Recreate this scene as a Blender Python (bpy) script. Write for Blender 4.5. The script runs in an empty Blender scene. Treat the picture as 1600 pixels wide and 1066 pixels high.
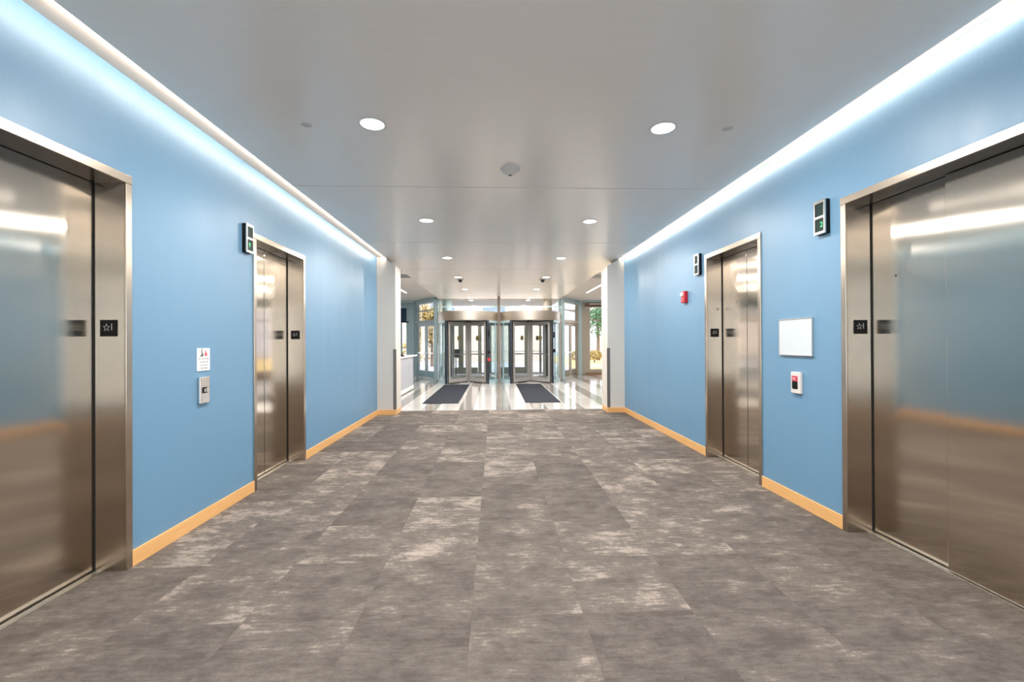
import bpy, bmesh, math, random
from mathutils import Matrix, Vector
random.seed(7)
C = bpy.context.scene.collection
PI = math.pi
R = math.radians

def lin(c):
    def f(v):
        v /= 255.0
        return v / 12.92 if v <= 0.04045 else ((v + 0.055) / 1.055) ** 2.4
    return (f(c[0]), f(c[1]), f(c[2]), 1.0)

# ------------------------------------------------------------------ camera
H_CAM = 1.457
yaw, pitch, roll = 0.0390, 0.0036, 0.0051
F = Vector((math.sin(yaw) * math.cos(pitch), math.cos(yaw) * math.cos(pitch), math.sin(pitch)))
R0 = Vector((math.cos(yaw), -math.sin(yaw), 0))
U0 = R0.cross(F)
e1 = R0 * math.cos(roll) - U0 * math.sin(roll)
e2 = R0 * math.sin(roll) + U0 * math.cos(roll)
cam_d = bpy.data.cameras.new('camera'); cam = bpy.data.objects.new('camera', cam_d); C.objects.link(cam)
cam_d.sensor_width = 36; cam_d.lens = 690 / 1600 * 36; cam_d.clip_start = 0.05; cam_d.clip_end = 400
M = Matrix(((e1.x, e2.x, -F.x, 0), (e1.y, e2.y, -F.y, 0), (e1.z, e2.z, -F.z, H_CAM), (0, 0, 0, 1)))
cam.matrix_world = M
bpy.context.scene.camera = cam

# ------------------------------------------------------------------ world, sun, view
w = bpy.data.worlds.new('sky'); bpy.context.scene.world = w; w.use_nodes = True
bg = w.node_tree.nodes['Background']; bg.inputs[0].default_value = (0.95, 0.965, 1.0, 1); bg.inputs[1].default_value = 4.3
sd = bpy.data.lights.new('sun', 'SUN'); sd.energy = 3.5; sd.angle = R(2); sd.color = (1, 0.95, 0.86)
so = bpy.data.objects.new('sun', sd); C.objects.link(so); so.rotation_euler = (R(48), 0, R(52)); so.location = (12, 10, 20)
vs = bpy.context.scene.view_settings
vs.view_transform = 'Standard'; vs.look = 'None'; vs.gamma = 1; vs.exposure = 0.30; vs.use_curve_mapping = False
cy = bpy.context.scene.cycles
cy.use_denoising = True; cy.max_bounces = 12; cy.diffuse_bounces = 5; cy.glossy_bounces = 7
cy.transparent_max_bounces = 24; cy.transmission_bounces = 8; cy.sample_clamp_indirect = 6.0; cy.caustics_refractive = False

XL, XR, CZ, PZ = -2.388, 2.688, 3.176, 3.206       # wall planes, ceiling, slot plate
CXL, CXR = -2.194, 2.579                           # ceiling edges
DOWN_POWER, COVE_POWER = 52.0, 7.5

def area(name, loc, rot, sx, sy, power, col=(1, 1, 1), shape='RECTANGLE', spread=PI):
    d = bpy.data.lights.new(name, 'AREA'); d.shape = shape; d.size = sx
    if shape in ('RECTANGLE', 'ELLIPSE'): d.size_y = sy
    d.energy = power; d.color = col; d.spread = spread
    o = bpy.data.objects.new(name, d); C.objects.link(o); o.location = loc; o.rotation_euler = rot
    return o
# LED lines set in the two edges of the dropped ceiling, shining at the walls
for k in range(5):
    yc = -3.6 + 1.4 + 2.65 * k - 0.15
    area('cove_led', (CXL - 0.006, yc, CZ + 0.013), (R(80), 0, R(90)), 2.62, 0.016, COVE_POWER, (1.0, 0.86, 0.74))
    area('cove_led', (CXR + 0.006, yc, CZ + 0.013), (R(80), 0, R(-90)), 2.62, 0.016, COVE_POWER, (1.0, 0.86, 0.74))

# ------------------------------------------------------------------ materials
def mat(name, col, rough=0.5, metal=0.0, spec=0.5, emit=None, estr=0.0):
    m = bpy.data.materials.new(name); m.use_nodes = True
    b = m.node_tree.nodes['Principled BSDF']
    b.inputs['Base Color'].default_value = lin(col); b.inputs['Roughness'].default_value = rough
    b.inputs['Metallic'].default_value = metal; b.inputs['Specular IOR Level'].default_value = spec
    if emit: b.inputs['Emission Color'].default_value = lin(emit); b.inputs['Emission Strength'].default_value = estr
    return m
class N:
    def __init__(s, m): s.t = m.node_tree; s.b = s.t.nodes['Principled BSDF']
    def n(s, typ, **k):
        o = s.t.nodes.new(typ)
        for a, v in k.items():
            if a.startswith('i_'): o.inputs[a[2:].replace('_', ' ')].default_value = v
            else: setattr(o, a, v)
        return o
    def l(s, a, b): s.t.links.new(a, b)
    def pos(s): return s.n('ShaderNodeNewGeometry').outputs['Position']
    def math(s, op, a, b=None, clamp=False):
        o = s.n('ShaderNodeMath', operation=op); o.use_clamp = clamp
        for i, v in enumerate((a, b)):
            if v is None: continue
            if isinstance(v, (int, float)): o.inputs[i].default_value = v
            else: s.l(v, o.inputs[i])
        return o.outputs[0]
    def vmul(s, v, vec):
        o = s.n('ShaderNodeVectorMath', operation='MULTIPLY'); s.l(v, o.inputs[0]); o.inputs[1].default_value = vec; return o.outputs[0]
    def noise(s, v, scale=1.0, detail=3.0, rough=0.5):
        o = s.n('ShaderNodeTexNoise'); s.l(v, o.inputs['Vector']); o.inputs['Scale'].default_value = scale
        o.inputs['Detail'].default_value = detail; o.inputs['Roughness'].default_value = rough; return o.outputs['Fac']
    def ramp(s, f, stops):
        o = s.n('ShaderNodeValToRGB'); s.l(f, o.inputs[0]); e = o.color_ramp.elements
        while len(e) < len(stops): e.new(0.5)
        for i, (p, c) in enumerate(stops): e[i].position = p; e[i].color = c
        return o.outputs[0]
    def mix(s, f, a, b, typ='MIX'):
        o = s.n('ShaderNodeMix', data_type='RGBA', blend_type=typ)
        if isinstance(f, (int, float)): o.inputs[0].default_value = f
        else: s.l(f, o.inputs[0])
        for i, v in ((6, a), (7, b)):
            if isinstance(v, tuple): o.inputs[i].default_value = v
            else: s.l(v, o.inputs[i])
        return o.outputs[2]
    def bump(s, h, strength, dist=0.01):
        o = s.n('ShaderNodeBump'); o.inputs['Strength'].default_value = strength; o.inputs['Distance'].default_value = dist
        s.l(h, o.inputs['Height']); s.l(o.outputs[0], s.b.inputs['Normal'])
    def rng(s, f, a, b):
        o = s.n('ShaderNodeMapRange'); s.l(f, o.inputs[0]); o.inputs[3].default_value = a; o.inputs[4].default_value = b; return o.outputs[0]
g = lambda v: (v, v, v, 1)

def steel(name, col, rough, aniso=1.0, wav=0.25):
    m = mat(name, col, rough, 1.0); n = N(m); p = n.pos()
    f = n.noise(n.vmul(p, (900, 900, 5)), 1, 2)                       # fine vertical grain
    f2 = n.noise(n.vmul(p, (0.8, 0.8, 5)), 1, 2)
    n.l(n.rng(n.math('ADD', n.math('MULTIPLY', f, 0.5), n.math('MULTIPLY', f2, 0.5)), rough * 0.94, rough * 1.06), n.b.inputs['Roughness'])
    n.l(n.mix(f, lin(tuple(c * 0.96 for c in col)), lin(tuple(min(255, c * 1.03) for c in col))), n.b.inputs['Base Color'])
    n.b.inputs['Anisotropic'].default_value = aniso
    n.b.inputs['Anisotropic Rotation'].default_value = 0.25
    cx = n.n('ShaderNodeCombineXYZ'); cx.inputs[2].default_value = 1.0
    n.l(cx.outputs[0], n.b.inputs['Tangent'])
    w_ = n.noise(n.vmul(p, (0.9, 0.9, 2.2)), 1, 0)
    n.bump(w_, wav * 0.5, 0.01)
    return m
STEEL = steel('brushed_stainless', (208, 197, 183), 0.14, 1.0, 0.35)
STEELJ = steel('brushed_stainless_jamb', (200, 188, 174), 0.20)
STEELH = steel('stainless_head_shaded', (128, 124, 120), 0.25)  # darkened copy of the jamb steel; dark reflection under the head put into colour
STEELF = steel('polished_stainless_frame', (198, 184, 168), 0.24, 0.6, 0.1)
DRUM = steel('canopy_steel', (196, 186, 174), 0.34, 0.8, 0.1)
BLACKGAP = mat('shaft_black', (14, 12, 11), 0.8)
ALU = mat('aluminium_sill', (205, 198, 188), 0.35, 1.0)
ALUG = mat('grey_aluminium', (150, 150, 150), 0.35, 0.8)
CHROME = mat('satin_chrome', (215, 212, 208), 0.22, 1.0)

def paint(name, col, rough, bump=0.06, spec=0.5, stretch=(60, 60, 8)):
    m = mat(name, col, rough, 0, spec); n = N(m); p = n.pos()
    f = n.noise(n.vmul(p, stretch), 1, 3)
    n.l(n.mix(f, lin(tuple(c * 0.985 for c in col)), lin(tuple(min(255, c * 1.015) for c in col))), n.b.inputs['Base Color'])
    n.bump(f, bump, 0.002)
    n.l(n.rng(n.noise(n.vmul(p, (5, 5, 1.0)), 1, 2), rough * 0.85, rough * 1.15), n.b.inputs['Roughness'])
    return m
BLUE = paint('blue_wall_paint', (102, 141, 169), 0.42, 0.12, 0.5)
BEIGE = paint('beige_pilaster_paint', (206, 199, 190), 0.5)
PLATE = paint('slot_plate_paint', (214, 202, 190), 0.6, 0.03)
CEIL = paint('ceiling_panel_paint', (246, 238, 229), 0.24, 0.05, 0.9, (4, 70, 4))
CEIL2 = paint('lobby_ceiling_paint', (222, 216, 208), 0.7, 0.03)
WHITE = mat('white_paint', (235, 234, 232), 0.45)
PLASTIC = mat('white_plastic', (208, 202, 196), 0.4)
GREYP = mat('grey_corner_guard', (104, 98, 96), 0.45)
TEAL = paint('teal_grey_frame', (176, 200, 206), 0.4, 0.02)
TEALD = mat('teal_kick_plate', (132, 166, 178), 0.35)
TAUPE = paint('taupe_frame', (176, 166, 150), 0.4, 0.02)
OLIVE = mat('olive_aluminium', (134, 130, 112), 0.35, 0.3)
DARK = mat('dark_bronze', (36, 38, 42), 0.3, 0.4)
NAVY = mat('navy_post', (26, 32, 42), 0.35, 0.3)  # dark navy finish of the revolving door posts and a sensor box
WINGM = mat('wing_frame_grey', (172, 168, 164), 0.35, 0.3)
BLACK = mat('black_plastic', (8, 8, 9), 0.5, 0, 0.2)
SCREEN = mat('dark_green_screen', (16, 42, 38), 0.55, 0, 0.25)
GLOW = mat('green_indicator', (30, 160, 90), 0.3, emit=(40, 200, 120), estr=0.8)
REDP = mat('red_plastic', (186, 22, 38), 0.3)
REDD = mat('red_display', (170, 46, 66), 0.3, emit=(200, 60, 80), estr=0.25)
LENS = mat('clear_strobe_lens', (238, 236, 236), 0.15)
SHADE = mat('navy_roller_shade', (38, 66, 92), 0.8)
STONE = mat('white_laminate', (238, 238, 240), 0.25)
DESKM = mat('pale_grey_laminate', (196, 197, 203), 0.4)
WHITEB = mat('whiteboard_surface', (198, 204, 208), 0.4)
GREYT = mat('pale_sign_grey', (150, 146, 144), 0.6)

def wood():
    m = mat('maple_baseboard', (226, 172, 110), 0.35); n = N(m); p = n.pos()
    f = n.noise(n.vmul(p, (4, 4, 90)), 1, 4, 0.6)
    n.l(n.mix(f, lin((212, 154, 92)), lin((238, 188, 126))), n.b.inputs['Base Color']); return m
WOOD = wood()

def glass(name, tint, refl=0.12, rough=0.02):
    m = bpy.data.materials.new(name); m.use_nodes = True; t = m.node_tree; t.nodes.clear()
    o = t.nodes.new('ShaderNodeOutputMaterial'); tr = t.nodes.new('ShaderNodeBsdfTransparent'); gl = t.nodes.new('ShaderNodeBsdfGlossy')
    mx = t.nodes.new('ShaderNodeMixShader'); lw = t.nodes.new('ShaderNodeLayerWeight'); lw.inputs[0].default_value = 0.5
    pw = t.nodes.new('ShaderNodeMath'); pw.operation = 'POWER'; pw.inputs[1].default_value = 4.0; t.links.new(lw.outputs['Facing'], pw.inputs[0])
    tr.inputs[0].default_value = lin(tint); gl.inputs['Roughness'].default_value = rough
    mp = t.nodes.new('ShaderNodeMath'); mp.operation = 'MULTIPLY_ADD'; mp.inputs[1].default_value = 0.8; mp.inputs[2].default_value = 0.03 + refl * 0.1; mp.use_clamp = True
    t.links.new(pw.outputs[0], mp.inputs[0]); t.links.new(mp.outputs[0], mx.inputs[0])
    t.links.new(tr.outputs[0], mx.inputs[1]); t.links.new(gl.outputs[0], mx.inputs[2]); t.links.new(mx.outputs[0], o.inputs[0]); return m
GLASS = glass('clear_glass', (253, 254, 254)); GLASSC = glass('curved_tinted_glass', (246, 252, 252), 0.6)

TX, TY, TOX, TOY = 0.597, 0.613, -0.131, 2.36
def carpet():
    m = mat('carpet_tiles', (120, 110, 102), 0.95, 0, 0.15); n = N(m); p = n.pos()
    sp = n.n('ShaderNodeSeparateXYZ'); n.l(p, sp.inputs[0])
    fx = n.math('DIVIDE', n.math('SUBTRACT', sp.outputs[0], TOX), TX); fy = n.math('DIVIDE', n.math('SUBTRACT', sp.outputs[1], TOY), TY)
    ix = n.math('FLOOR', fx); iy = n.math('FLOOR', fy)
    cb = n.n('ShaderNodeCombineXYZ'); n.l(ix, cb.inputs[0]); n.l(iy, cb.inputs[1])
    wn = n.n('ShaderNodeTexWhiteNoise', noise_dimensions='3D'); n.l(cb.outputs[0], wn.inputs[0])
    off = n.vmul(wn.outputs['Color'], (40, 40, 40))
    ad = n.n('ShaderNodeVectorMath', operation='ADD'); n.l(p, ad.inputs[0]); n.l(off, ad.inputs[1]); q = ad.outputs[0]
    patch = n.noise(n.vmul(q, (3.4, 5.2, 1)), 1, 9, 0.78)
    streak = n.noise(n.vmul(q, (7, 46, 1)), 1, 5, 0.7)
    fine = n.noise(n.vmul(p, (110, 420, 1)), 1, 2, 0.7)
    weave = n.noise(n.vmul(p, (420, 230, 1)), 1, 1, 0.5)
    a = n.math('ADD', patch, n.math('MULTIPLY', n.math('SUBTRACT', streak, 0.5), 0.42))
    bias = n.math('MULTIPLY', n.math('SUBTRACT', wn.outputs['Value'], 0.5), 0.16)
    a = n.math('ADD', a, bias)
    base = n.ramp(a, [(0.34, lin((84, 77, 72))), (0.50, lin((103, 95, 89))), (0.575, lin((113, 104, 97))), (0.625, lin((142, 131, 122))), (0.74, lin((160, 148, 137)))])
    st = n.noise(n.vmul(q, (9, 120, 1)), 1, 3, 0.6)
    c2 = n.mix(n.rng(st, 0.0, 1.0), g(0.80), g(1.16))
    c = n.mix(1.0, base, c2, 'MULTIPLY')
    c3 = n.mix(fine, g(0.50), g(1.48)); c = n.mix(1.0, c, c3, 'MULTIPLY')
    c4 = n.mix(weave, g(0.70), g(1.30)); c = n.mix(1.0, c, c4, 'MULTIPLY')
    ex = n.math('ABSOLUTE', n.math('SUBTRACT', n.math('FRACT', fx), 0.5)); ey = n.math('ABSOLUTE', n.math('SUBTRACT', n.math('FRACT', fy), 0.5))
    ed = n.math('GREATER_THAN', n.math('MAXIMUM', ex, ey), 0.4965)
    c = n.mix(n.math('MULTIPLY', ed, 0.35), c, lin((92, 84, 78)))
    n.l(c, n.b.inputs['Base Color'])
    n.bump(fine, 0.5, 0.004); return m
CARPET = carpet()

def lobby_tile():
    m = mat('polished_lobby_tile', (214, 208, 202), 0.10, 0, 0.5); n = N(m); p = n.pos()
    sp = n.n('ShaderNodeSeparateXYZ'); n.l(p, sp.inputs[0])
    fx = n.math('FRACT', n.math('DIVIDE', n.math('ADD', sp.outputs[0], 0.792 + 81.2), 0.812))      # grey strip .32 then white strip .49
    grey = n.math('LESS_THAN', fx, 0.395)
    ry = n.math('DIVIDE', n.math('SUBTRACT', sp.outputs[1], 9.54), 0.61)
    iy = n.math('FLOOR', ry); ix = n.math('FLOOR', n.math('DIVIDE', n.math('ADD', sp.outputs[0], 0.792 + 81.2), 0.812))
    cb = n.n('ShaderNodeCombineXYZ'); n.l(ix, cb.inputs[0]); n.l(iy, cb.inputs[1]); n.l(grey, cb.inputs[2])
    wn = n.n('ShaderNodeTexWhiteNoise', noise_dimensions='3D'); n.l(cb.outputs[0], wn.inputs[0])
    gc = n.mix(wn.outputs['Value'], lin((132, 127, 122)), lin((152, 146, 140)))
    wc = n.mix(wn.outputs['Value'], lin((190, 186, 182)), lin((204, 201, 197)))
    c = n.mix(grey, wc, gc)
    ey = n.math('GREATER_THAN', n.math('ABSOLUTE', n.math('SUBTRACT', n.math('FRACT', ry), 0.5)), 0.492)
    ex = n.math('LESS_THAN', n.math('ABSOLUTE', n.math('SUBTRACT', fx, 0.395)), 0.007)
    c = n.mix(n.math('MULTIPLY', n.math('MAXIMUM', ex, ey), 0.5), c, lin((150, 144, 138)))
    n.l(c, n.b.inputs['Base Color']); return m
TILE = lobby_tile()
def matm():
    m = mat('charcoal_ribbed_mat', (46, 51, 60), 0.9, 0, 0.2); n = N(m); p = n.pos()
    f = n.noise(n.vmul(p, (220, 30, 1)), 1, 2); n.l(n.mix(f, lin((32, 36, 42)), lin((50, 54, 63))), n.b.inputs['Base Color']); n.bump(f, 0.4, 0.004); return m
MAT = matm()
def mottled(name, a, b, scale=(2, 2, 2), rough=0.9):
    m = mat(name, a, rough); n = N(m); f = n.noise(n.vmul(n.pos(), scale), 1, 5, 0.65)
    n.l(n.ramp(f, [(0.35, lin(a)), (0.65, lin(b))]), n.b.inputs['Base Color']); return m
PAVE = mottled('pale_concrete_paving', (140, 140, 150), (152, 152, 160))
LAWN = mottled('dry_lawn_grass', (172, 144, 88), (192, 168, 112), (1.2, 3, 1))
LEAF = mottled('green_leaves', (50, 92, 60), (96, 132, 94), (3, 3, 3))
LEAFY = mottled('dry_yellow_leaves', (128, 110, 56), (172, 150, 96), (3, 3, 3))
BARK = mottled('tree_bark', (92, 78, 64), (122, 106, 90), (8, 8, 3))
FACADE = mottled('pale_lavender_facade', (172, 171, 184), (182, 180, 192), (0.3, 0.3, 0.3))
BRICK = mottled('tan_precast_facade', (170, 158, 150), (184, 171, 162), (0.4, 0.4, 6))
PANE = mat('dark_window_glass', (92, 112, 128), 0.1)
BOXG = mat('dark_green_metal', (34, 46, 44), 0.5)

# ------------------------------------------------------------------ mesh builder
class MB:
    def __init__(s): s.bm = bmesh.new()
    def box(s, x0, x1, y0, y1, z0, z1):
        x0, x1 = sorted((x0, x1)); y0, y1 = sorted((y0, y1)); z0, z1 = sorted((z0, z1))
        v = [s.bm.verts.new(p) for p in ((x0, y0, z0), (x1, y0, z0), (x1, y1, z0), (x0, y1, z0), (x0, y0, z1), (x1, y0, z1), (x1, y1, z1), (x0, y1, z1))]
        for f in ((0, 3, 2, 1), (4, 5, 6, 7), (0, 1, 5, 4), (1, 2, 6, 5), (2, 3, 7, 6), (3, 0, 4, 7)): s.bm.faces.new([v[i] for i in f])
        return s
    def lathe(s, prof, c=(0, 0, 0), seg=32, axis='Z'):
        rings = []
        def P(r, z, a):
            x, y = r * math.cos(a), r * math.sin(a)
            if axis == 'Z': return (c[0] + x, c[1] + y, c[2] + z)
            return (c[0] + x, c[1] + z, c[2] + y)
        for r, z in prof:
            if r < 1e-6: rings.append([s.bm.verts.new(P(0, z, 0))])
            else: rings.append([s.bm.verts.new(P(r, z, 2 * PI * i / seg)) for i in range(seg)])
        for a, b in zip(rings[:-1], rings[1:]):
            for i in range(seg):
                j = (i + 1) % seg
                q = [a[i % len(a)], a[j % len(a)], b[j % len(b)], b[i % len(b)]]
                q2 = []
                for v in q:
                    if v not in q2: q2.append(v)
                if len(q2) > 2: s.bm.faces.new(q2)
        return s
    def cyl(s, c, r, z0, z1, seg=24, axis='Z'): return s.lathe([(0, z0), (r, z0), (r, z1), (0, z1)], c, seg, axis)
    def arc(s, r0, r1, a0, a1, z0, z1, seg=24):
        pts = []
        for i in range(seg + 1):
            a = a0 + (a1 - a0) * i / seg
            pts.append([s.bm.verts.new((r * math.cos(a), r * math.sin(a), z)) for r, z in ((r0, z0), (r1, z0), (r1, z1), (r0, z1))])
        for p, q in zip(pts[:-1], pts[1:]):
            for i in range(4): s.bm.faces.new([p[i], p[(i + 1) % 4], q[(i + 1) % 4], q[i]])
        s.bm.faces.new(pts[0][::-1]); s.bm.faces.new(pts[-1]); return s
    def prism(s, poly, y0, y1):                     # poly in local x,z; extruded along y
        a = [s.bm.verts.new((x, y0, z)) for x, z in poly]; b = [s.bm.verts.new((x, y1, z)) for x, z in poly]
        s.bm.faces.new(a); s.bm.faces.new(b[::-1]); n = len(poly)
        for i in range(n): s.bm.faces.new([a[i], b[i], b[(i + 1) % n], a[(i + 1) % n]])
        return s
    def seg(s, A, B, off0, off1, z0, z1):           # wall bar along a plan line, offset sideways
        A = Vector(A); B = Vector(B); d = (B - A).normalized(); nn = Vector((-d.y, d.x))
        q = [A + nn * off0, B + nn * off0, B + nn * off1, A + nn * off1]
        lo = [s.bm.verts.new((p.x, p.y, z0)) for p in q]; hi = [s.bm.verts.new((p.x, p.y, z1)) for p in q]
        s.bm.faces.new(lo[::-1]); s.bm.faces.new(hi)
        for i in range(4): s.bm.faces.new([lo[i], lo[(i + 1) % 4], hi[(i + 1) % 4], hi[i]])
        return s
    def blob(s, c, r, sub=2, jit=0.15, sq=(1, 1, 1)):
        t = bmesh.ops.create_icosphere(s.bm, subdivisions=sub, radius=1)
        for v in t['verts']:
            k = r * (1 + random.uniform(-jit, jit)); v.co = Vector((c[0] + v.co.x * k * sq[0], c[1] + v.co.y * k * sq[1], c[2] + v.co.z * k * sq[2]))
        return s
    def leaves(s, c, r, n, size, sq=(1, 1, 1)):
        for _ in range(n):
            d = Vector((random.gauss(0, 1), random.gauss(0, 1), random.gauss(0, 1))).normalized() * r * random.uniform(0.55, 1.05)
            p = Vector((c[0] + d.x * sq[0], c[1] + d.y * sq[1], c[2] + d.z * sq[2]))
            a = Vector((random.gauss(0, 1), random.gauss(0, 1), random.gauss(0, 1))).normalized() * size
            b = a.cross(Vector((random.gauss(0, 1), random.gauss(0, 1), random.gauss(0, 1)))).normalized() * size * 0.5
            s.bm.faces.new([s.bm.verts.new(p + a), s.bm.verts.new(p + b), s.bm.verts.new(p - a), s.bm.verts.new(p - b)])
        return s
    def build(s, name, m, parent=None, loc=None, bevel=0.0, smooth=False):
        if bevel:
            bmesh.ops.bevel(s.bm, geom=[e for e in s.bm.edges], offset=bevel, segments=2, profile=0.5, affect='EDGES', clamp_overlap=True)
        bmesh.ops.recalc_face_normals(s.bm, faces=s.bm.faces)
        me = bpy.data.meshes.new(name); s.bm.to_mesh(me); s.bm.free(); me.materials.append(m)
        if smooth:
            for p in me.polygons: p.use_smooth = True
            try: me.set_sharp_from_angle(angle=R(35))
            except Exception: pass
        o = bpy.data.objects.new(name, me); C.objects.link(o)
        if parent: o.parent = parent
        if loc: o.location = loc
        return o
def tag(o, label=None, cat=None, group=None, kind=None):
    for k, v in (('label', label), ('category', cat), ('group', group), ('kind', kind)):
        if v: o[k] = v
    return o
def empty(name, loc, rz=0.0):
    o = bpy.data.objects.new(name, None); C.objects.link(o); o.location = loc; o.rotation_euler = (0, 0, rz); o.empty_display_size = 0.1; return o
def struct(name, mb, m, label=None, **k): return tag(mb.build(name, m, **k), label, None, None, 'structure')
def copy_tree(o, parent=None):
    c = o.copy(); C.objects.link(c); c.parent = parent
    for ch in list(o.children): copy_tree(ch, c)
    return c
def text(name, body, size, m, parent, loc, extrude=0.0008, align='CENTER', sx=1.0):
    cu = bpy.data.curves.new(name, 'FONT'); cu.body = body; cu.size = size; cu.extrude = extrude; cu.align_x = align; cu.align_y = 'CENTER'
    o = bpy.data.objects.new(name, cu); C.objects.link(o)
    dg = bpy.context.evaluated_depsgraph_get(); me = bpy.data.meshes.new_from_object(o.evaluated_get(dg)); bpy.data.objects.remove(o)
    me.materials.clear(); me.materials.append(m)
    me.transform(Matrix.Rotation(R(90), 4, 'X') @ Matrix.Scale(sx, 4, (1, 0, 0)))
    q = bpy.data.objects.new(name, me); C.objects.link(q); q.parent = parent; q.location = loc; return q
LW, RW = R(90), R(-90)            # rotations of things on the left / right wall (front = local -Y)

# ------------------------------------------------------------------ room shell
DOORS = [('left', 2.398, 1.09), ('left', 5.053, 1.09), ('right', 2.663, 1.20), ('right', 4.934, 1.09)]
HD = 2.503; FW = 0.047
def side_wall(name, X, sgn, openings, Y0=-5.0, Y1=9.06):
    b = MB(); xo = X + sgn * 0.40; y = Y0
    for c, wd in sorted(openings):
        a0, a1 = c - wd / 2 - 0.008, c + wd / 2 + 0.008
        b.box(X, xo, y, a0, 0, PZ); b.box(X, xo, a0, a1, HD + 0.008, PZ); y = a1
    b.box(X, xo, y, Y1, 0, PZ)
    struct(name, b, BLUE, 'satin blue wall with stainless elevator doors')
side_wall('wall_left', XL, -1, [(c, w_) for s, c, w_ in DOORS if s == 'left'])
side_wall('wall_right', XR, 1, [(c, w_) for s, c, w_ in DOORS if s == 'right'])
struct('wall_back', MB().box(XL - 0.4, XL + 0.2, -5.3, -5.0, 0, PZ).box(XR - 0.2, XR + 0.4, -5.3, -5.0, 0, PZ).box(XL + 0.2, XR - 0.2, -5.3, -5.0, 0, 0.15).box(XL + 0.2, XR - 0.2, -5.3, -5.0, 3.0, PZ), BEIGE)
struct('floor', MB().box(XL - 0.4, XR + 0.4, -5.0, 9.545, -0.15, 0), CARPET, 'taupe streaked carpet tiles')
struct('floor', MB().box(-9.3, 9.6, 9.545, 19.95, -0.15, 0), TILE, 'polished lobby tile in grey and white bands')
struct('trim_1', MB().box(-2.0, 2.30, 9.535, 9.557, 0, 0.004), GREYP, 'thin metal strip where carpet meets tile')
# dropped ceiling of wide panels with narrow joints
cb = MB(); seams = [-5.0, -3.45, -0.78, 1.85, 4.891, 7.568, 10.30, 12.93, 15.59, 17.30]
seams[0] = -5.0
for a, b_ in zip(seams[:-1], seams[1:]): cb.box(CXL, CXR, a + 0.008, b_ - 0.008, CZ, CZ + 0.027)
for a in seams[1:-1]: struct('trim_8', MB().box(CXL + 0.004, CXR - 0.004, a - 0.0075, a + 0.0075, CZ + 0.018, CZ + 0.027), BLACKGAP, 'dark joint between ceiling panels')
struct('ceiling', cb, CEIL, 'dropped grey ceiling of wide satin panels', bevel=0.004)
struct('ceiling', MB().box(XL - 0.4, XR + 0.4, -5.3, 9.56, PZ, PZ + 0.15), PLATE, 'beige upper ceiling seen in the slots along the walls')
struct('ceiling', MB().box(-9.3, CXL + 0.06, 9.56, 20.0, 3.31, 3.46).box(CXR - 0.06, 9.6, 9.56, 20.0, 3.31, 3.46).box(CXL + 0.06, CXR - 0.06, 9.56, 17.6, PZ, 3.46), CEIL2, 'pale upper ceiling of the lobby')
struct('trim_2', MB().box(CXL, CXL + 0.02, 9.57, 17.3, CZ + 0.03, 3.31).box(CXR - 0.02, CXR, 9.57, 17.3, CZ + 0.03, 3.31), CEIL2, 'vertical edges of the dropped ceiling in the lobby')

# pilasters at the corridor mouth, walls turning into the lobby
for nm, x0, x1, s in (('wall_left', -2.014, XL, -1), ('wall_right', 2.334, XR, 1)):
    ce = CXL if s < 0 else CXR
    struct(nm, MB().prism([(x0, 0), (x0, 3.036), (ce, CZ - 0.002), (ce + s * 0.004, PZ), (x1 + s * 0.3, PZ), (x1 + s * 0.3, 0)], 9.062, 9.56), BEIGE, 'beige pilaster at the end of the corridor')
    struct(nm, MB().box(x1 + s * 0.3, s * 9.3 if s < 0 else 9.6, 9.30, 9.56, 0, 3.31), BEIGE, 'beige lobby wall beside the corridor mouth')
struct('wall_left', MB().box(-9.3, -9.1, 9.56, 19.95, 0, 3.31), BEIGE)
struct('wall_right', MB().box(9.4, 9.6, 9.56, 19.95, 0, 3.31), BEIGE)
for x0, s, nm in ((-2.014, -1, 'left'), (2.334, 1, 'right')):
    o = MB().box(x0 - s * 0.004, x0 + s * 0.05, 9.056, 9.062, 0.108, 1.335).box(x0 - s * 0.004, x0, 9.056, 9.11, 0.108, 1.335).build('corner_guard', GREYP)
    tag(o, 'dark grey metal corner guard on the lower edge of the %s pilaster' % nm, 'corner guard')

# baseboards
def bboard(name, X, s, spans, px):
    b = MB(); t = 0.013; h = 0.105
    for a, c in spans: b.box(X, X - s * t, a, c, 0, h)
    b.box(px - s * 0.001, X - s * t, 9.062 - t, 9.062, 0, h); b.box(px, px - s * t, 9.062 - t, 9.50, 0, h)
    struct(name, b, WOOD, 'maple wood baseboard', bevel=0.002)
f_ = FW
bboard('baseboard_left', XL, -1, [(-5, 2.398 - .545 - f_), (2.398 + .545 + f_, 5.053 - .545 - f_), (5.053 + .545 + f_, 9.062)], -2.014)
bboard('baseboard_right', XR, 1, [(-5, 2.663 - .6 - f_), (2.663 + .6 + f_, 4.934 - .545 - f_), (4.934 + .545 + f_, 9.062)], 2.334)

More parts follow.
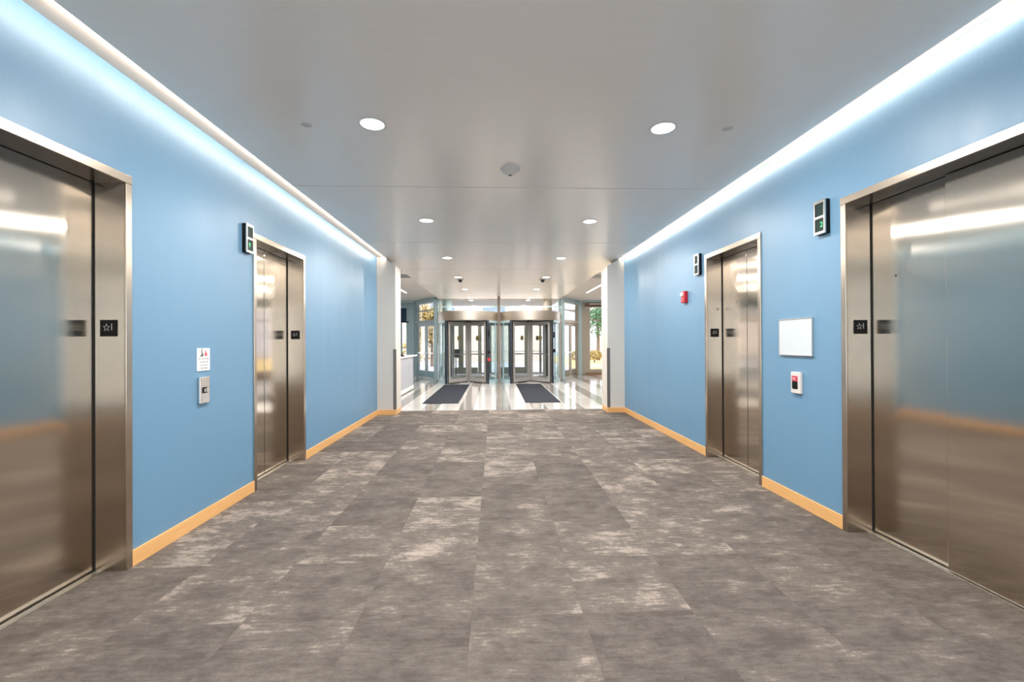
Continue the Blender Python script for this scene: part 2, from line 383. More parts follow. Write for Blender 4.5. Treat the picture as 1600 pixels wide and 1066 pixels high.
# ------------------------------------------------------------------ elevator doors
def elevator(idx, side, cy_, wd, staggered):
    X = XL if side == 'left' else XR; rz = LW if side == 'left' else RW
    r = tag(empty('door_%d' % idx, (X, cy_, 0), rz), kind='structure')
    hw = wd / 2; D = 0.18; P = -0.014
    b = MB()
    for s in (-1, 1): b.box(s * hw, s * (hw + FW), P, 0.0, 0, HD)
    fr = b.build('door_frame', STEELF, r, bevel=0.002)
    MB().box(-hw - FW, hw + FW, P - 0.002, 0.0, HD, HD + 0.054).build('frame_header', STEELF, fr, bevel=0.002)
    b = MB()
    for s in (-1, 1): b.box(s * hw, s * (hw + 0.007), 0, D, 0, HD)
    b.build('side_jamb', STEELJ, r)
    MB().box(-hw - 0.007, hw + 0.007, 0, D, HD, HD + 0.007).build('head_jamb', STEELH, r)
    y = D + 0.012
    if staggered:
        # viewer right on the right wall is nearer to the camera: near leaf stands proud
        l1 = MB().box(-hw - 0.05, 0.03, y, y + 0.028, 0.012, HD + 0.05).build('door_leaf', STEEL, r)
        l2 = MB().box(-0.015, hw - 0.001, y - 0.034, y - 0.004, 0.012, HD - 0.004).build('door_leaf', STEEL, r, bevel=0.002)
    else:
        l1 = MB().box(-hw - 0.05, -0.0045, y, y + 0.03, 0.012, HD + 0.05).build('door_leaf', STEEL, r, bevel=0.002)
        l2 = MB().box(0.0045, hw + 0.05, y, y + 0.03, 0.012, HD + 0.05).build('door_leaf', STEEL, r, bevel=0.002)
    if side == 'right':
        c = -hw * 0.62 if not staggered else -hw * 0.66
        MB().cyl((c if staggered else -0.21, y, 1.925), 0.007, -0.0015, 0.001, 16, 'Y').build('keyhole', BLACK, l1)
    MB().box(-hw - 0.05, hw + 0.05, D - 0.045, D + 0.085, -0.001, 0.005).box(-hw, hw, D - 0.012, D - 0.006, 0.005, 0.007).build('door_sill', ALU, r)
    for s in (-1, 1): MB().box(s * (hw + 0.0004), s * (hw + 0.0078), D + 0.0005, D + 0.0115, 0.006, HD).build('gap_shade_strip', BLACKGAP, r)  # black strips fill the gaps between jamb and leaf, standing in for shade
    MB().box(-hw, hw, D + 0.0005, D + 0.0115, HD + 0.0004, HD + 0.0078).build('gap_shade_strip', BLACKGAP, r)
    MB().box(-hw - 0.06, hw + 0.06, D + 0.09, D + 0.10, 0.0, HD + 0.1).box(-hw - 0.05, hw + 0.05, D + 0.086, D + 0.09, 0.0, 0.02).build('shaft_backing', BLACKGAP, r)
    return r
E4 = [elevator(i + 1, s, c, w_, i == 2) for i, (s, c, w_) in enumerate(DOORS)]

# floor number plates on the far jambs
def number_plate(loc, label):
    r = tag(empty('floor_number_plate', loc), label, 'sign', 'floor number plates on the elevator jambs')
    s = 0.053
    MB().box(-s, s, -0.004, 0, -s, s).build('plate', BLACK, r, bevel=0.001)
    b = MB(); n = 5; ro, ri = 0.024, 0.010; P = []
    for i in range(10):
        a = PI / 2 + i * PI / 5; q = ro if i % 2 == 0 else ri; P.append((q * math.cos(a), q * 1.15 * math.sin(a)))
    k = 0.72
    for i in range(10):
        (x0, z0), (x1, z1) = P[i], P[(i + 1) % 10]
        b.prism([(x0, z0), (x1, z1), (x1 * k, z1 * k), (x0 * k, z0 * k)], -0.0055, -0.004)
    b.build('star', GREYT, r, (-0.012, 0, 0.004))
    text('numeral', '1', 0.062, GREYT, r, (0.020, -0.0045, 0.006), sx=0.9)
    return r
LAB = ('black star and 1 plate on jamb of the %s')
number_plate((-2.482, 2.398 + .545 - 0.0005, 1.563), LAB % 'nearest elevator on the left')
number_plate((-2.480, 5.053 + .545 - 0.0005, 1.566), LAB % 'farther elevator on the left')
number_plate((2.788, 2.663 + .6 - 0.0005, 1.563), LAB % 'nearest elevator on the right')
number_plate((2.779, 4.934 + .545 - 0.0005, 1.568), LAB % 'farther elevator on the right')
r = tag(empty('key_switch', (2.822, 5.4785, 1.868)), 'small round key switch above the number plate on the far right elevator jamb', 'key switch')
MB().lathe([(0.0, -0.003), (0.013, -0.003), (0.015, 0)], seg=20, axis='Y').build('ring', DARK, r)
MB().lathe([(0.0, -0.006), (0.008, -0.005), (0.008, -0.003)], seg=16, axis='Y').build('key_cylinder', CHROME, r)
for dz in (0.05, -0.05): MB().cyl((0, 0, dz), 0.003, -0.001, 0, 8, 'Y').build('screw', GREYP, r)

# ------------------------------------------------------------------ things on the walls
def lantern(loc, rz, label, show):
    r = tag(empty('elevator_lantern', loc, rz), label, 'elevator indicator', 'elevator direction lanterns')
    hw, hh, d = 0.062, 0.137, 0.045
    MB().box(-hw, hw, -0.034, 0, -hh, hh).build('housing', BLACK, r, bevel=0.003)
    b = MB(); t = 0.015
    b.box(-hw, -hw + t, -d, -0.034, -hh, hh).box(hw - t, hw, -d, -0.034, -hh, hh).box(-hw + t, hw - t, -d, -0.034, hh - 0.022, hh)
    b.box(-hw + t, hw - t, -d, -0.034, -hh, -hh + 0.022).box(-hw + t, hw - t, -d, -0.034, -0.010, 0.010)
    b.build('face_frame', CHROME, r)
    for k, z in enumerate((0.0625, -0.0625)):
        p = MB().box(-hw + t, hw - t, -0.038, -0.0335, z - 0.0525, z + 0.0525).build('display', SCREEN, r)
        if k == 1 and show == '2': text('lit_numeral', '2', 0.062, GLOW, p, (0.018, -0.039, z))
        if k == 1 and show == 'arrow': MB().prism([(-0.012, z + 0.016), (0, z + 0.026), (0.012, z + 0.016), (0.0, z - 0.024)], -0.0395, -0.038).build('lit_arrow', GLOW, p)
    return r
lantern((XL, 4.338, 2.468), LW, 'black and chrome lantern with a lit green mark beside the far left elevator', 'arrow')
lantern((XR, 3.492, 2.463), RW, 'lantern showing a green 2 beside the nearest right elevator', '2')
lantern((XR, 5.690, 2.468), RW, 'small green-lensed lantern between the far right elevator and the fire alarm', '')

r = tag(empty('fire_sign', (XL, 3.712, 1.332), LW), 'white fire instruction sign above the call panel on the left wall', 'sign')
MB().box(-0.077, 0.077, -0.007, 0, -0.092, 0.092).build('sign_panel', WHITE, r, bevel=0.001)
DT = mat('dark_sign_print', (70, 62, 66), 0.6); RT = mat('red_sign_print', (206, 96, 104), 0.6)
for i, (tx, s) in enumerate((('IN CASE OF FIRE', 1.0), ('DO NOT USE', 1.0), ('ELEVATOR', 1.0), ('USE STAIRS', 1.0))):
    text('lettering', tx, 0.0205, DT, r, (0, -0.0072, 0.004 - 0.0255 * i), 0.0004, sx=0.86)
b = MB(); z0 = 0.030
for i in range(4): b.box(-0.052 + i * 0.011, -0.041 + i * 0.011, -0.0078, -0.007, z0 - 0.006, z0 - 0.002 + i * 0.008)
b.prism([(-0.034, z0 + 0.030), (-0.028, z0 + 0.050), (-0.020, z0 + 0.050), (-0.022, z0 + 0.026), (-0.014, z0 + 0.012), (-0.020, z0 + 0.010), (-0.030, z0 + 0.022)], -0.0082, -0.0074)
b.lathe([(0, -0.0082), (0.005, -0.0082), (0.005, -0.0074)], (-0.024, 0, z0 + 0.057), 12, 'Y'); b.build('stair_pictogram', DT, r)
MB().prism([(0.012, z0 - 0.004), (0.006, z0 + 0.014), (0.014, z0 + 0.026), (0.016, z0 + 0.052), (0.028, z0 + 0.036), (0.032, z0 + 0.022), (0.038, z0 + 0.028), (0.044, z0 + 0.010), (0.036, z0 - 0.004)], -0.0080, -0.0072).build('flame_pictogram', RT, r)

r = tag(empty('call_panel', (XL, 3.700, 1.083), LW), 'brushed metal call panel with one button on the left wall', 'elevator call panel')
MB().box(-0.060, 0.060, -0.026, 0, -0.108, 0.108).build('faceplate', CHROME, r, bevel=0.006)
q = MB().box(-0.036, 0.010, -0.029, -0.0262, -0.024, 0.024).build('button_surround', BLACK, r)
MB().box(-0.020, -0.003, -0.032, -0.029, -0.013, 0.013).build('button', CHROME, q)
for z_ in (0.0205, -0.0205): MB().box(0.010, 0.034, -0.0275, -0.0262, z_ - 0.0025, z_ + 0.0025).build('surround_arm', BLACK, r)

r = tag(empty('card_reader', (XR, 3.818, 1.088), RW), 'silver framed red and black call station on the right wall', 'elevator call panel')
MB().box(-0.060, 0.060, -0.028, 0, -0.095, 0.095).build('housing', PLASTIC, r, bevel=0.006)
MB().box(-0.037, 0.033, -0.031, -0.0282, -0.055, 0.012).build('black_panel', BLACK, r)
q = MB().box(-0.037, 0.033, -0.031, -0.0282, 0.013, 0.060).build('red_display', REDD, r)
MB().box(-0.028, 0.012, -0.032, -0.031, 0.040, 0.044).box(-0.022, 0.006, -0.032, -0.031, 0.028, 0.032).build('display_bars', WHITE, q)

r = tag(empty('whiteboard', (XR, 3.833, 1.493), RW), 'blank white board in a thin metal frame on the right wall', 'whiteboard')
bw, bh = 0.212, 0.158
MB().box(-bw, bw, -0.016, -0.002, -bh, bh).build('board_surface', WHITEB, r)
MB().box(-bw - .004, bw + .004, -0.020, 0, bh, bh + .008).box(-bw - .004, bw + .004, -0.020, 0, -bh - .008, -bh).box(-bw - .006, -bw, -0.020, 0, -bh, bh).box(bw, bw + .006, -0.020, 0, -bh, bh).build('frame', CHROME, r)

r = tag(empty('fire_alarm', (XR, 6.10, 2.083), RW), 'red fire alarm with a clear strobe on the right wall', 'fire alarm')
MB().box(-0.058, 0.058, -0.05, 0, -0.082, 0.082).build('housing', REDP, r, bevel=0.008)
MB().box(-0.045, 0.045, -0.056, -0.05, -0.070, -0.015).build('horn_grille', REDP, r, bevel=0.004)
MB().blob((-0.012, -0.052, 0.035), 0.036, 2, 0.0, (1, 0.8, 1)).build('strobe_lens', LENS, r, smooth=True)

# ------------------------------------------------------------------ things on the ceiling
EMIT = mat('lit_diffuser', (255, 252, 246), 0.5, emit=(255, 251, 244), estr=9.0)
r = empty('ceiling_light', (0, 0, CZ)); r['label'] = 'x'
MB().lathe([(0.088, 0.0), (0.112, -0.002), (0.114, -0.005), (0.108, -0.007), (0.090, -0.005), (0.088, 0.0)], seg=40).build('trim_ring', WHITE, r, smooth=True)
MB().lathe([(0, -0.0035), (0.086, -0.0035), (0.089, -0.0010)], seg=40).build('diffuser', EMIT, r)
proto = r
LY = [3.493, 6.225, 8.958, 11.588, 14.19, 16.92]
order = ['nearest', 'second', 'third', 'fourth', 'fifth', 'farthest']
first = True
for i, y in enumerate(LY):
    for s, x in (('left', -0.95), ('right', 1.36)):
        o = proto if first else copy_tree(proto); first = False
        o.location = (x, y, CZ)
        tag(o, 'round recessed downlight, %s in the %s row along the ceiling' % (order[i], s), 'ceiling light', 'recessed downlights')
for y in [-4.6, -1.9, 0.80] + LY:
    for x in (-0.95, 1.36):
        area('downlight', (x, y, CZ - 0.009), (0, 0, 0), 0.16, 0.16, DOWN_POWER, (1.0, 0.965, 0.92), 'DISK', PI)

sp = MB().lathe([(0, -0.004), (0.038, -0.004), (0.042, -0.002), (0.042, 0.0)], seg=28).build('sprinkler_cover', PLASTIC, None, (0, 0, CZ), smooth=True)
for i, (x, y, lb) in enumerate(((-1.467, 3.52, 'outside the nearest left downlight'), (1.882, 3.48, 'outside the nearest right downlight'), (-1.482, 8.94, 'outside the third left downlight'), (1.86, 8.94, 'outside the third right downlight'), (-1.469, 14.02, 'outside the fifth left downlight'), (1.864, 14.02, 'outside the fifth right downlight'))):
    o = sp if i == 0 else sp.copy()
    if i: C.objects.link(o)
    o.location = (x, y, CZ); tag(o, 'small flat round sprinkler cover in the ceiling ' + lb, 'sprinkler cover', 'concealed sprinkler covers')

r = tag(empty('smoke_detector', (0.161, 4.36, CZ)), 'white round smoke detector in the middle of the ceiling', 'smoke detector')
MB().lathe([(0, -0.014), (0.090, -0.014), (0.094, -0.008), (0.094, 0)], seg=36).build('base', PLASTIC, r, smooth=True)
MB().lathe([(0.0, -0.062), (0.030, -0.062), (0.040, -0.056), (0.066, -0.036), (0.082, -0.026), (0.086, -0.014)], seg=36).build('sensor_head', PLASTIC, r, smooth=True)
MB().lathe([(0.0, -0.068), (0.014, -0.068), (0.018, -0.061)], seg=20).build('vent_cap', GREYP, r)

for x, lb in ((-0.925, 'left'), (1.312, 'right')):
    r = tag(empty('security_camera', (x, 12.0, CZ)), 'black dome security camera on the ceiling, the %s one' % lb, 'security camera', 'dome security cameras')
    MB().lathe([(0, -0.018), (0.075, -0.018), (0.095, -0.008), (0.10, 0)], seg=30).build('mount', ALUG, r, smooth=True)
    MB().lathe([(0.0, -0.085), (0.022, -0.080), (0.042, -0.062), (0.052, -0.036), (0.055, -0.018)], seg=30).build('dome', BLACK, r, smooth=True)

for x, y, lb in ((-2.50, 12.2, 'left'), (2.84, 12.2, 'right')):
    r = tag(empty('ceiling_vent', (x, y, 3.31)), 'slatted air vent in the lobby ceiling beyond the %s pilaster' % lb, 'air vent')
    b = MB(); b.box(-0.3, 0.3, -0.30, -0.26, -0.02, 0).box(-0.3, 0.3, 0.26, 0.30, -0.02, 0).box(-0.3, -0.26, -0.26, 0.26, -0.02, 0).box(0.26, 0.3, -0.26, 0.26, -0.02, 0)
    b.build('vent_frame', WHITE, r)
    for k in range(5): MB().box(-0.26, 0.26, -0.22 + 0.105 * k, -0.185 + 0.105 * k, -0.03, -0.004).build('slat', DARK if k % 2 == 0 else WHITE, r)
LINE = mat('lit_linear_lens', (255, 255, 255), 0.5, emit=(255, 250, 244), estr=1.6)
for x, y0, y1, lb in ((-3.25, 10.2, 16.4, 'in the lobby ceiling on the left'), (3.45, 10.2, 16.4, 'in the lobby ceiling on the right, nearer the corridor axis'), (4.45, 11.5, 18.2, 'in the lobby ceiling on the right, farther from the corridor axis')):
    area('linear_lamp', (x, (y0 + y1) / 2, 3.297), (0, 0, 0), 0.06, y1 - y0, 55, (1.0, 0.96, 0.91))
    tag(MB().box(x - 0.035, x + 0.035, y0, y1, 3.300, 3.312).build('linear_light', LINE), 'thin white linear light ' + lb, 'ceiling light', 'linear lobby lights')

# ------------------------------------------------------------------ lobby: glazing
def storefront(name, A, B, z0, z1, verts, rails, m, wv=0.06, kind='structure', label=None, glassm=None, dep=0.05):
    """frame along A-B with mullions at distances verts and rails at heights (z, height)"""
    A = Vector(A); B = Vector(B); L = (B - A).length; d = (B - A) / L
    r = empty(name, (A.x, A.y, 0), math.atan2(d.y, d.x)); tag(r, label, None, None, kind)
    b = MB()
    for v in verts: b.box(v - wv / 2, v + wv / 2, -dep, dep, z0, z1)
    for z, h in rails: b.box(0, L, -dep * 0.9, dep * 0.9, z, z + h)
    b.build('window_frame', m, r)
    MB().box(0.01, L - 0.01, -0.005, 0.005, z0, z1).build('pane', glassm or GLASS, r)
    return r
# end window, then straight glazing left and right of the bay
storefront('window_added_7', (XL + 0.2, -5.15), (XR - 0.2, -5.15), 0.15, 3.0, [0.03, 1.55, 3.10, 4.64], [(0.15, 0.05), (2.4, 0.06), (2.95, 0.05)], ALUG)  # unseen window behind the camera, added so daylight brightens the ceiling
W1 = storefront('window_1', (-9.1, 19.75), (-3.55, 19.75), 0, 3.31, [0.05, 1.4, 2.8, 4.2, 5.38], [(0, 0.10), (0.10, 0.16), (2.38, 0.06), (3.02, 0.29)], TEAL, 0.07, label='teal framed lobby window left of the entrance')
MB().box(5.20, 5.56, -0.09, 0.09, 0, 3.31).build('window_jamb', TEAL, W1)
W2 = storefront('window_2', (3.72, 19.62), (9.4, 19.62), 0, 3.31, [0.28, 3.1, 4.5, 5.6], [(0, 0.04), (2.42, 0.05), (3.17, 0.14)], TAUPE, 0.5, label='tall taupe framed lobby window right of the entrance')
MB().box(0.0, 0.16, -0.10, 0.10, 0, 3.31).build('window_jamb', TEAL, W2)
MB().box(0.16, 5.6, -0.12, 0.04, 0.04, 0.255).build('window_sill', TAUPE, W2)
MB().box(0.30, 5.6, -0.135, -0.12, 0.0, 0.12).build('window_base', mat('brown_base', (150, 118, 92), 0.5), W2)
# roller shades
r = tag(empty('roller_shade', (-3.62, 19.62, 3.02)), 'navy roller shade half lowered in the window left of the entrance', 'roller shade')
MB().box(-1.95, -0.26, -0.01, 0.0, -0.62, 0).build('shade_cloth', SHADE, r)
MB().box(-1.95, -0.16, -0.022, 0.012, -0.66, -0.615).build('bottom_bar', BLACK, r)
MB().box(-1.95, -0.16, -0.05, 0.02, -0.02, 0.05).build('cassette', TEAL, r)
r = tag(empty('roller_shade', (4.0, 19.50, 3.13)), 'rolled up brown shade at the top of the right lobby window', 'roller shade')
MB().box(0.02, 2.9, -0.045, 0.045, -0.10, 0.02).build('cassette', mat('brown_cassette', (112, 84, 62), 0.6), r)
MB().box(0.02, 2.9, -0.02, 0.0, -0.14, -0.10).build('bottom_bar', WHITE, r)
# blue and grey accent panels behind the desk
tag(MB().box(-4.32, -4.02, 19.3, 19.36, 0, 2.36).build('blue_panel', mat('blue_panel', (92, 140, 170), 0.4)), 'narrow blue panel standing behind the reception desk', 'panel')

# angled bay with a pair of doors on each side
def bay(idx, A, B, m, kick, label, flip):
    A = Vector(A); B = Vector(B); L = (B - A).length; d = (B - A) / L
    r = tag(empty('door_%d' % idx, (A.x, A.y, 0), math.atan2(d.y, d.x)), label, None, None, 'structure')
    HB = 2.28
    b = MB(); b.box(0, 0.10, -.07, .07, 0, 3.2).box(0.22, 0.30, -.07, .07, 0, 3.2).box(L - 0.08, L, -.07, .07, 0, 3.2)
    b.box(0, L, -.08, .08, HB, HB + 0.13).box(0, L, -.05, .05, 2.80, 2.845)
    b.build('door_frame', m, r)
    MB().box(0, L, -0.10, 0.10, 3.12, 3.31).build('frame_header', TEAL, r)
    MB().box(0.1, L - .02, -.005, .005, HB + .13, 3.12).box(0.10, 0.22, -.005, .005, 0.05, HB).build('pane', GLASS, r)
    n = 2; w0 = 0.31; w1 = L - 0.09; wl = (w1 - w0) / n
    for k in range(n):
        a, c = w0 + wl * k + 0.004, w0 + wl * (k + 1) - 0.004
        lf = MB().box(a, a + 0.10, -.025, .025, 0.01, HB - .01).box(c - 0.10, c, -.025, .025, 0.01, HB - .01).box(a + .1, c - .1, -.025, .025, HB - 0.12, HB - .01).build('door_leaf', m, r)
        MB().box(a + .1, c - .1, -.025, .025, 0.01, 0.29).build('kick_panel', kick, lf)
        MB().box(a + .1, c - .1, -.004, .004, 0.29, HB - 0.12).build('pane', GLASS, lf)
        MB().box(a + 0.03, c - 0.03, -0.075, -0.050, 1.02, 1.05).build('push_bar', CHROME, lf)
    return r
bay(5, (-3.52, 19.72), (-2.36, 17.95), DARKT if False else mat('dark_teal_frame', (156, 174, 180), 0.4), TEALD, 'angled pair of glass doors left of the revolving doors', False)
bay(6, (2.68, 17.95), (3.68, 19.60), TAUPE, mat('taupe_kick', (140, 136, 124), 0.4), 'angled pair of glass doors right of the revolving doors', True)
# short returns from the bays to the drums and clerestory above the drums
rt = storefront('window_3', (-2.36, 17.93), (-2.30, 17.36), 0, 3.17, [0.04, 0.53], [(2.28, .1)], TEAL, 0.05)
rt = storefront('window_4', (2.72, 17.36), (2.70, 17.93), 0, 3.17, [0.04, 0.53], [(2.28, .1)], TEAL, 0.05)
storefront('window_5', (-2.30, 17.36), (2.72, 17.36), 2.56, 3.17, [0.12, 0.2, 4.82, 4.95], [(2.845, 0.045)], TEAL, 0.05, label='clerestory glazing above the revolving doors')
tag(MB().box(-2.16, -2.05, 16.98, 17.34, 0, 2.59).build('trim_3', TEAL), kind='structure')
tag(MB().box(2.46, 2.56, 16.98, 17.34, 0, 2.59).build('trim_4', TAUPE), kind='structure')
tag(MB().box(0.105, 0.205, 16.38, 16.50, 0, 3.17).build('trim_5', mat('mullion_post', (128, 116, 106), 0.4, 0.4)), 'slim full-height post between the revolving doors', kind='structure')
for x in (-1.90, 2.13): struct('trim_6', MB().cyl((x, 17.80, 0), 0.19, 0, 3.17, 32), TEAL if x < 0 else TAUPE, 'round column behind the revolving door', smooth=True)
struct('trim_7', MB().box(-9.1, -3.5, 19.45, 19.64, 3.20, 3.31).box(3.7, 9.4, 19.32, 19.50, 3.24, 3.31), TEAL, 'teal soffit above the lobby windows')

# ------------------------------------------------------------------ revolving doors
DECAL = mat('olive_door_decal', (104, 98, 60), 0.5)
def revolving(x, y, label, side):
    r = tag(empty('revolving_door', (x, y, 0)), label, 'revolving door', 'revolving doors at the entrance')
    Rr = 1.13; half = math.asin(0.745 / Rr); HB = 2.255
    cn = MB().lathe([(0, HB + 0.02), (Rr - 0.06, HB + 0.02), (Rr - 0.06, HB), (Rr, HB), (Rr, 2.585), (0, 2.585)], seg=72).build('canopy', DRUM, r, smooth=True)
    MB().cyl((0, 0, 0), 0.10, HB - 0.01, HB + 0.02, 24).build('centre_cap', DARK, cn)
    for s, a0 in ((1, -PI / 2 + half), (-1, PI / 2 + half)):
        e = PI - 2 * half
        MB().arc(Rr - 0.035, Rr - 0.022, a0 + 0.05, a0 + e - 0.05, 0.12, HB - 0.08).build('curved_glass', GLASSC, r, smooth=True)
        MB().arc(Rr - 0.055, Rr, a0, a0 + e, 0, 0.12).build('curved_base', TEAL, r, smooth=True)
        MB().arc(Rr - 0.055, Rr, a0, a0 + e, HB - 0.08, HB).build('curved_rail', TEAL, r, smooth=True)
        am = a0 + e / 2
        for da in (-0.42, 0.42) if True else (): MB().arc(Rr - 0.05, Rr - 0.01, am + da - 0.015, am + da + 0.015, 0.12, HB - 0.08, 2).build('glass_stile', TEAL, r)
    for sx in (-1, 1):
        for sy in (-1, 1):
            px_, py_ = sx * Rr * math.sin(half), sy * Rr * math.cos(half)
            p = MB().box(px_ - 0.037, px_ + 0.037, py_ - 0.045, py_ + 0.045, 0, HB).build('post', NAVY, r)
            if sy < 0 and sx > 0:
                if side == 'left':
                    MB().box(px_ + 0.0, px_ + 0.06, py_ - 0.075, py_ - 0.045, 1.68, 1.90).build('sensor_box', BLACK, p)
                    MB().lathe([(0, -0.03), (0.055, -0.03), (0.06, 0)], (px_ + 0.03, py_ - 0.045, 0.86), 20, 'Y').build('push_button', REDP, p)
                    MB().lathe([(0, -0.03), (0.045, -0.03), (0.05, 0)], (px_ + 0.03, py_ - 0.045, 1.12), 20, 'Y').build('push_button', BLACK, p)
                else:
                    MB().box(px_ + 0.0, px_ + 0.09, py_ - 0.085, py_ - 0.045, 1.62, 1.83).build('sensor_box', NAVY, p)
                    MB().box(px_ + 0.0, px_ + 0.10, py_ - 0.085, py_ - 0.045, 1.10, 1.22).build('sensor_box', BLACK, p)
    MB().cyl((0, 0, 0), 0.035, 0.01, HB, 20).build('centre_shaft', ALUG, r, smooth=True)
    for k, a in enumerate((-PI / 2 - half + 0.03, -PI / 2 + half - 0.03, PI / 2 - half + 0.03, PI / 2 + half - 0.03)):
        wg = bpy.data.objects.new('door_wing', None)
        b = MB(); L0, L1 = 0.05, Rr - 0.075; t = 0.022; top = HB - 0.035; bt = 0.03
        b.box(L0, L0 + 0.085, -t, t, bt, top).box(L1 - 0.095, L1, -t, t, bt, top).box(L0 + .085, L1 - .095, -t, t, bt, bt + 0.13).box(L0 + .085, L1 - .095, -t, t, top - 0.11, top)
        wg = b.build('door_wing', WINGM, r); wg.rotation_euler = (0, 0, a)
        MB().box(L0 + .085, L1 - .095, -0.004, 0.004, bt + .13, top - .11).build('pane', GLASS, wg)
        MB().box(L0, L1, -0.012, 0.012, 0.004, bt).box(L0, L1, -0.012, 0.012, top, HB - 0.002).box(L1, L1 + 0.02, -0.01, 0.01, 0.01, HB - 0.01).build('weather_brush', BLACK, wg)
        MB().box(L0 + .085, L1 - 0.095, -0.04, -0.026, 1.02, 1.045).build('push_bar', ALUG, wg)
        if k < 3: MB().cyl((0.50 + 0.05 * (k == 1), 0, 1.625), 0.09, -0.007, 0.007, 20, 'Y').build('decal', DECAL, wg)
    return r
revolving(-0.985, 16.60, 'left steel-topped revolving door with the sign stand behind it', 'left')
revolving(1.318, 16.60, 'right steel-topped revolving door beside the taupe side doors', 'right')

# floor mats
for x0, x1, lb in ((-1.745, -0.885, 'left'), (0.735, 1.595, 'right')):
    tag(MB().box(x0, x1, 10.66, 15.42, 0, 0.012).build('floor_mat', MAT, bevel=0.003), 'long charcoal entrance mat leading to the %s revolving door' % lb, 'floor mat', 'entrance mats')

# reception desk
r = tag(empty('reception_desk', (-3.0, 12.3, 0)), 'pale grey fluted reception desk with a white counter in the lobby', 'reception desk')
b = MB().box(-0.35, 0.415, -1.6, 1.78, 0.13, 1.03); b.build('desk_body', DESKM, r)
for k in range(26): MB().box(0.415, 0.427, -1.55 + 0.128 * k, -1.48 + 0.128 * k, 0.16, 1.0).build('flute', DESKM, r, bevel=0.004)
MB().box(-0.33, 0.435, -1.62, 1.80, 0.03, 0.13).build('plinth', WHITE, r)
MB().box(-0.33, 0.40, -1.58, 1.76, 0, 0.03).build('toe_kick', BLACK, r)
MB().box(-0.45, 0.455, -1.65, 2.36, 1.03, 1.075).build('countertop', STONE, r, bevel=0.004)
MB().box(-0.10, 0.0, 2.10, 2.18, 0, 1.03).build('counter_leg', STONE, r)
r = tag(empty('desk_phone', (-2.72, 12.75, 1.075)), 'black wedge-shaped phone on the reception counter', 'phone')
MB().prism([(-0.14, 0), (0.12, 0), (0.12, 0.015), (-0.10, 0.20), (-0.14, 0.20)], -0.09, 0.09).build('phone_body', BLACK, r, bevel=0.004)
MB().box(-0.15, -0.10, -0.08, -0.03, 0.05, 0.22).build('handset', DARK, r, bevel=0.01)

# sign stand beyond the left revolving door
r = tag(empty('sign_stand', (-1.62, 18.45, 0.0)), 'tilted dark sign board on a thin pole behind the left revolving door', 'sign stand')
MB().cyl((0, 0, 0), 0.16, 0, 0.015, 28).build('base', DARK, r)
MB().cyl((0, 0, 0), 0.02, 0.015, 0.86, 12).build('pole', DARK, r)
o = MB().box(-0.155, 0.155, -0.012, 0.012, -0.20, 0.20).build('sign_board', DARK, r, (0, 0, 1.02)); o.rotation_euler = (R(-32), R(4), 0)

# ------------------------------------------------------------------ outer vestibule and outdoors
struct('ceiling', MB().box(-2.28, 2.70, 17.62, 21.2, 3.176, 3.30), CEIL2, 'canopy ceiling of the vestibule')
struct('floor', MB().box(-40, 40, 19.95, 60, -0.20, -0.02).box(-2.3, 2.7, 17.62, 19.95, -0.15, -0.001), PAVE, 'pale paving outside the entrance')
V = storefront('window_6', (-2.30, 20.8), (2.72, 20.8), 0, 3.17, [], [(0, 0.05), (2.26, 0.10)], OLIVE, label='outer entrance doors of the vestibule')
b = MB()
for x0, x1 in ((0, 0.10), (0.14, 0.22), (0.60, 0.83), (1.12, 1.18), (1.52, 1.68), (2.02, 2.14), (2.46, 2.56), (3.02, 3.22), (3.70, 3.94), (4.40, 4.50), (4.9, 5.02)): b.box(x0, x1, -0.03, 0.03, 0.04, 2.26)
b.build('door_stile', OLIVE, V)
MB().box(0.10, 1.5, -0.028, 0.028, 0.05, 0.30).box(2.5, 3.9, -0.028, 0.028, 0.05, 0.30).build('kick_panel', OLIVE, V)
MB().box(0.1, 4.9, -0.05, -0.03, 1.03, 1.055).build('push_bar', ALUG, V)

tag(MB().box(4.4, 30, 24.2, 44, -0.03, 0.02).build('lawn', LAWN), 'dry yellow lawn outside the right lobby window', 'lawn')
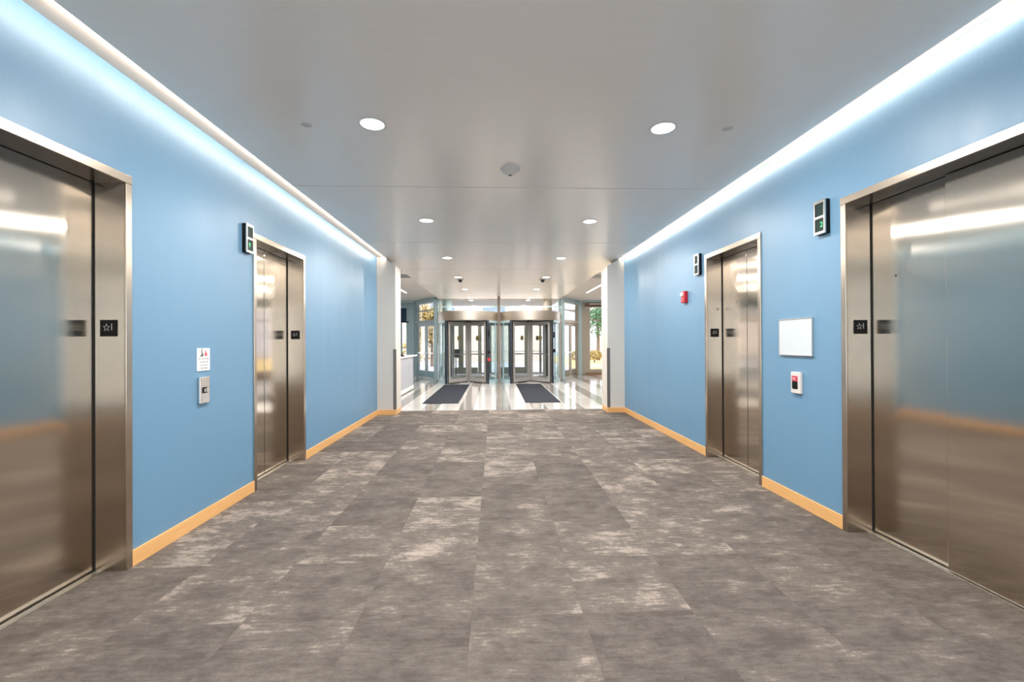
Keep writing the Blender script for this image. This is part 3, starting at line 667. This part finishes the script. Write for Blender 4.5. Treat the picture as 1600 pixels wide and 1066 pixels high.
# buildings
r = tag(empty('building', (0, 34, 0)), 'tan building with dark windows outside the entrance', 'building')
MB().box(-22, 3.6, 0, 6, -0.02, 9).build('wall', BRICK, r)
for k in range(6):
    for j in range(2):
        w_ = MB().box(-20.5 + 3.9 * k, -18.6 + 3.9 * k, -0.05, 0.0, 3.6 + 3.2 * j, 5.4 + 3.2 * j).build('window', ALUG, r)
        MB().box(-20.4 + 3.9 * k, -18.7 + 3.9 * k, -0.07, -0.05, 3.7 + 3.2 * j, 5.3 + 3.2 * j).build('pane', PANE, w_)
r = tag(empty('building', (0, 50, 0)), 'plain pale lavender building far beyond the lawn', 'building')
MB().box(4.2, 34, 0, 8, -0.02, 5.2).build('wall', FACADE, r)
MB().box(4.0, 34.2, -0.2, 8.2, 5.2, 5.5).build('parapet', WHITE, r)
# utility box
r = tag(empty('utility_box', (5.05, 24.9, 0.02)), 'dark green utility box on the grass outside the right window', 'utility box')
MB().box(-0.27, 0.27, -0.22, 0.22, 0, 0.80).build('cabinet', BOXG, r, bevel=0.01)
MB().box(-0.29, 0.29, -0.24, 0.24, 0.80, 0.84).build('lid', BOXG, r, bevel=0.01)
# plants
def shrub(x, y, rad, m, label, group):
    r = tag(empty('shrub', (x, y, 0.021)), label, 'shrub', group)
    MB().leaves((0, 0, rad * 1.05), rad, 420, 0.09, (1.2, 1, 0.75)).build('foliage', m, r)
    MB().cyl((0, 0, 0), 0.05, 0, rad * 0.7, 8).build('stem', BARK, r)
for x, y, rd, lb in ((5.75, 30.6, 0.48, 'left'), (7.05, 31.0, 0.50, 'second from the left'), (8.4, 30.5, 0.50, 'third from the left'), (9.8, 31.2, 0.52, 'right')):
    shrub(x, y, rd, LEAFY, 'dry yellow shrub on the lawn, the %s one of four' % lb, 'dry shrubs on the lawn')
shrub(-4.6, 24.5, 0.9, LEAFY, 'yellow green shrub outside the left side doors', None)
def tree(x, y, h, rad, m, label):
    r = tag(empty('tree', (x, y, 0.021 if x > 4 else -0.02)), label, 'tree')
    MB().lathe([(0.0, 0.0), (0.16, 0.0), (0.11, h * 0.5), (0.05, h * 0.85), (0, h * 0.86)], seg=10).build('trunk', BARK, r)
    b = MB()
    for _ in range(9):
        c = (random.uniform(-rad, rad) * 0.6, random.uniform(-rad, rad) * 0.6, h * 0.72 + random.uniform(-rad, rad) * 0.7)
        b.leaves(c, rad * 0.55, 260, 0.11)
    b.build('crown', m, r)
tree(8.15, 34.5, 4.2, 1.5, LEAF, 'slender green tree outside the right lobby window')
tree(-8.4, 30.0, 5.2, 1.9, LEAF, 'green tree outside the left lobby window')
tree(-3.9, 28.0, 3.6, 1.1, LEAFY, 'yellow green tree outside the left side doors')
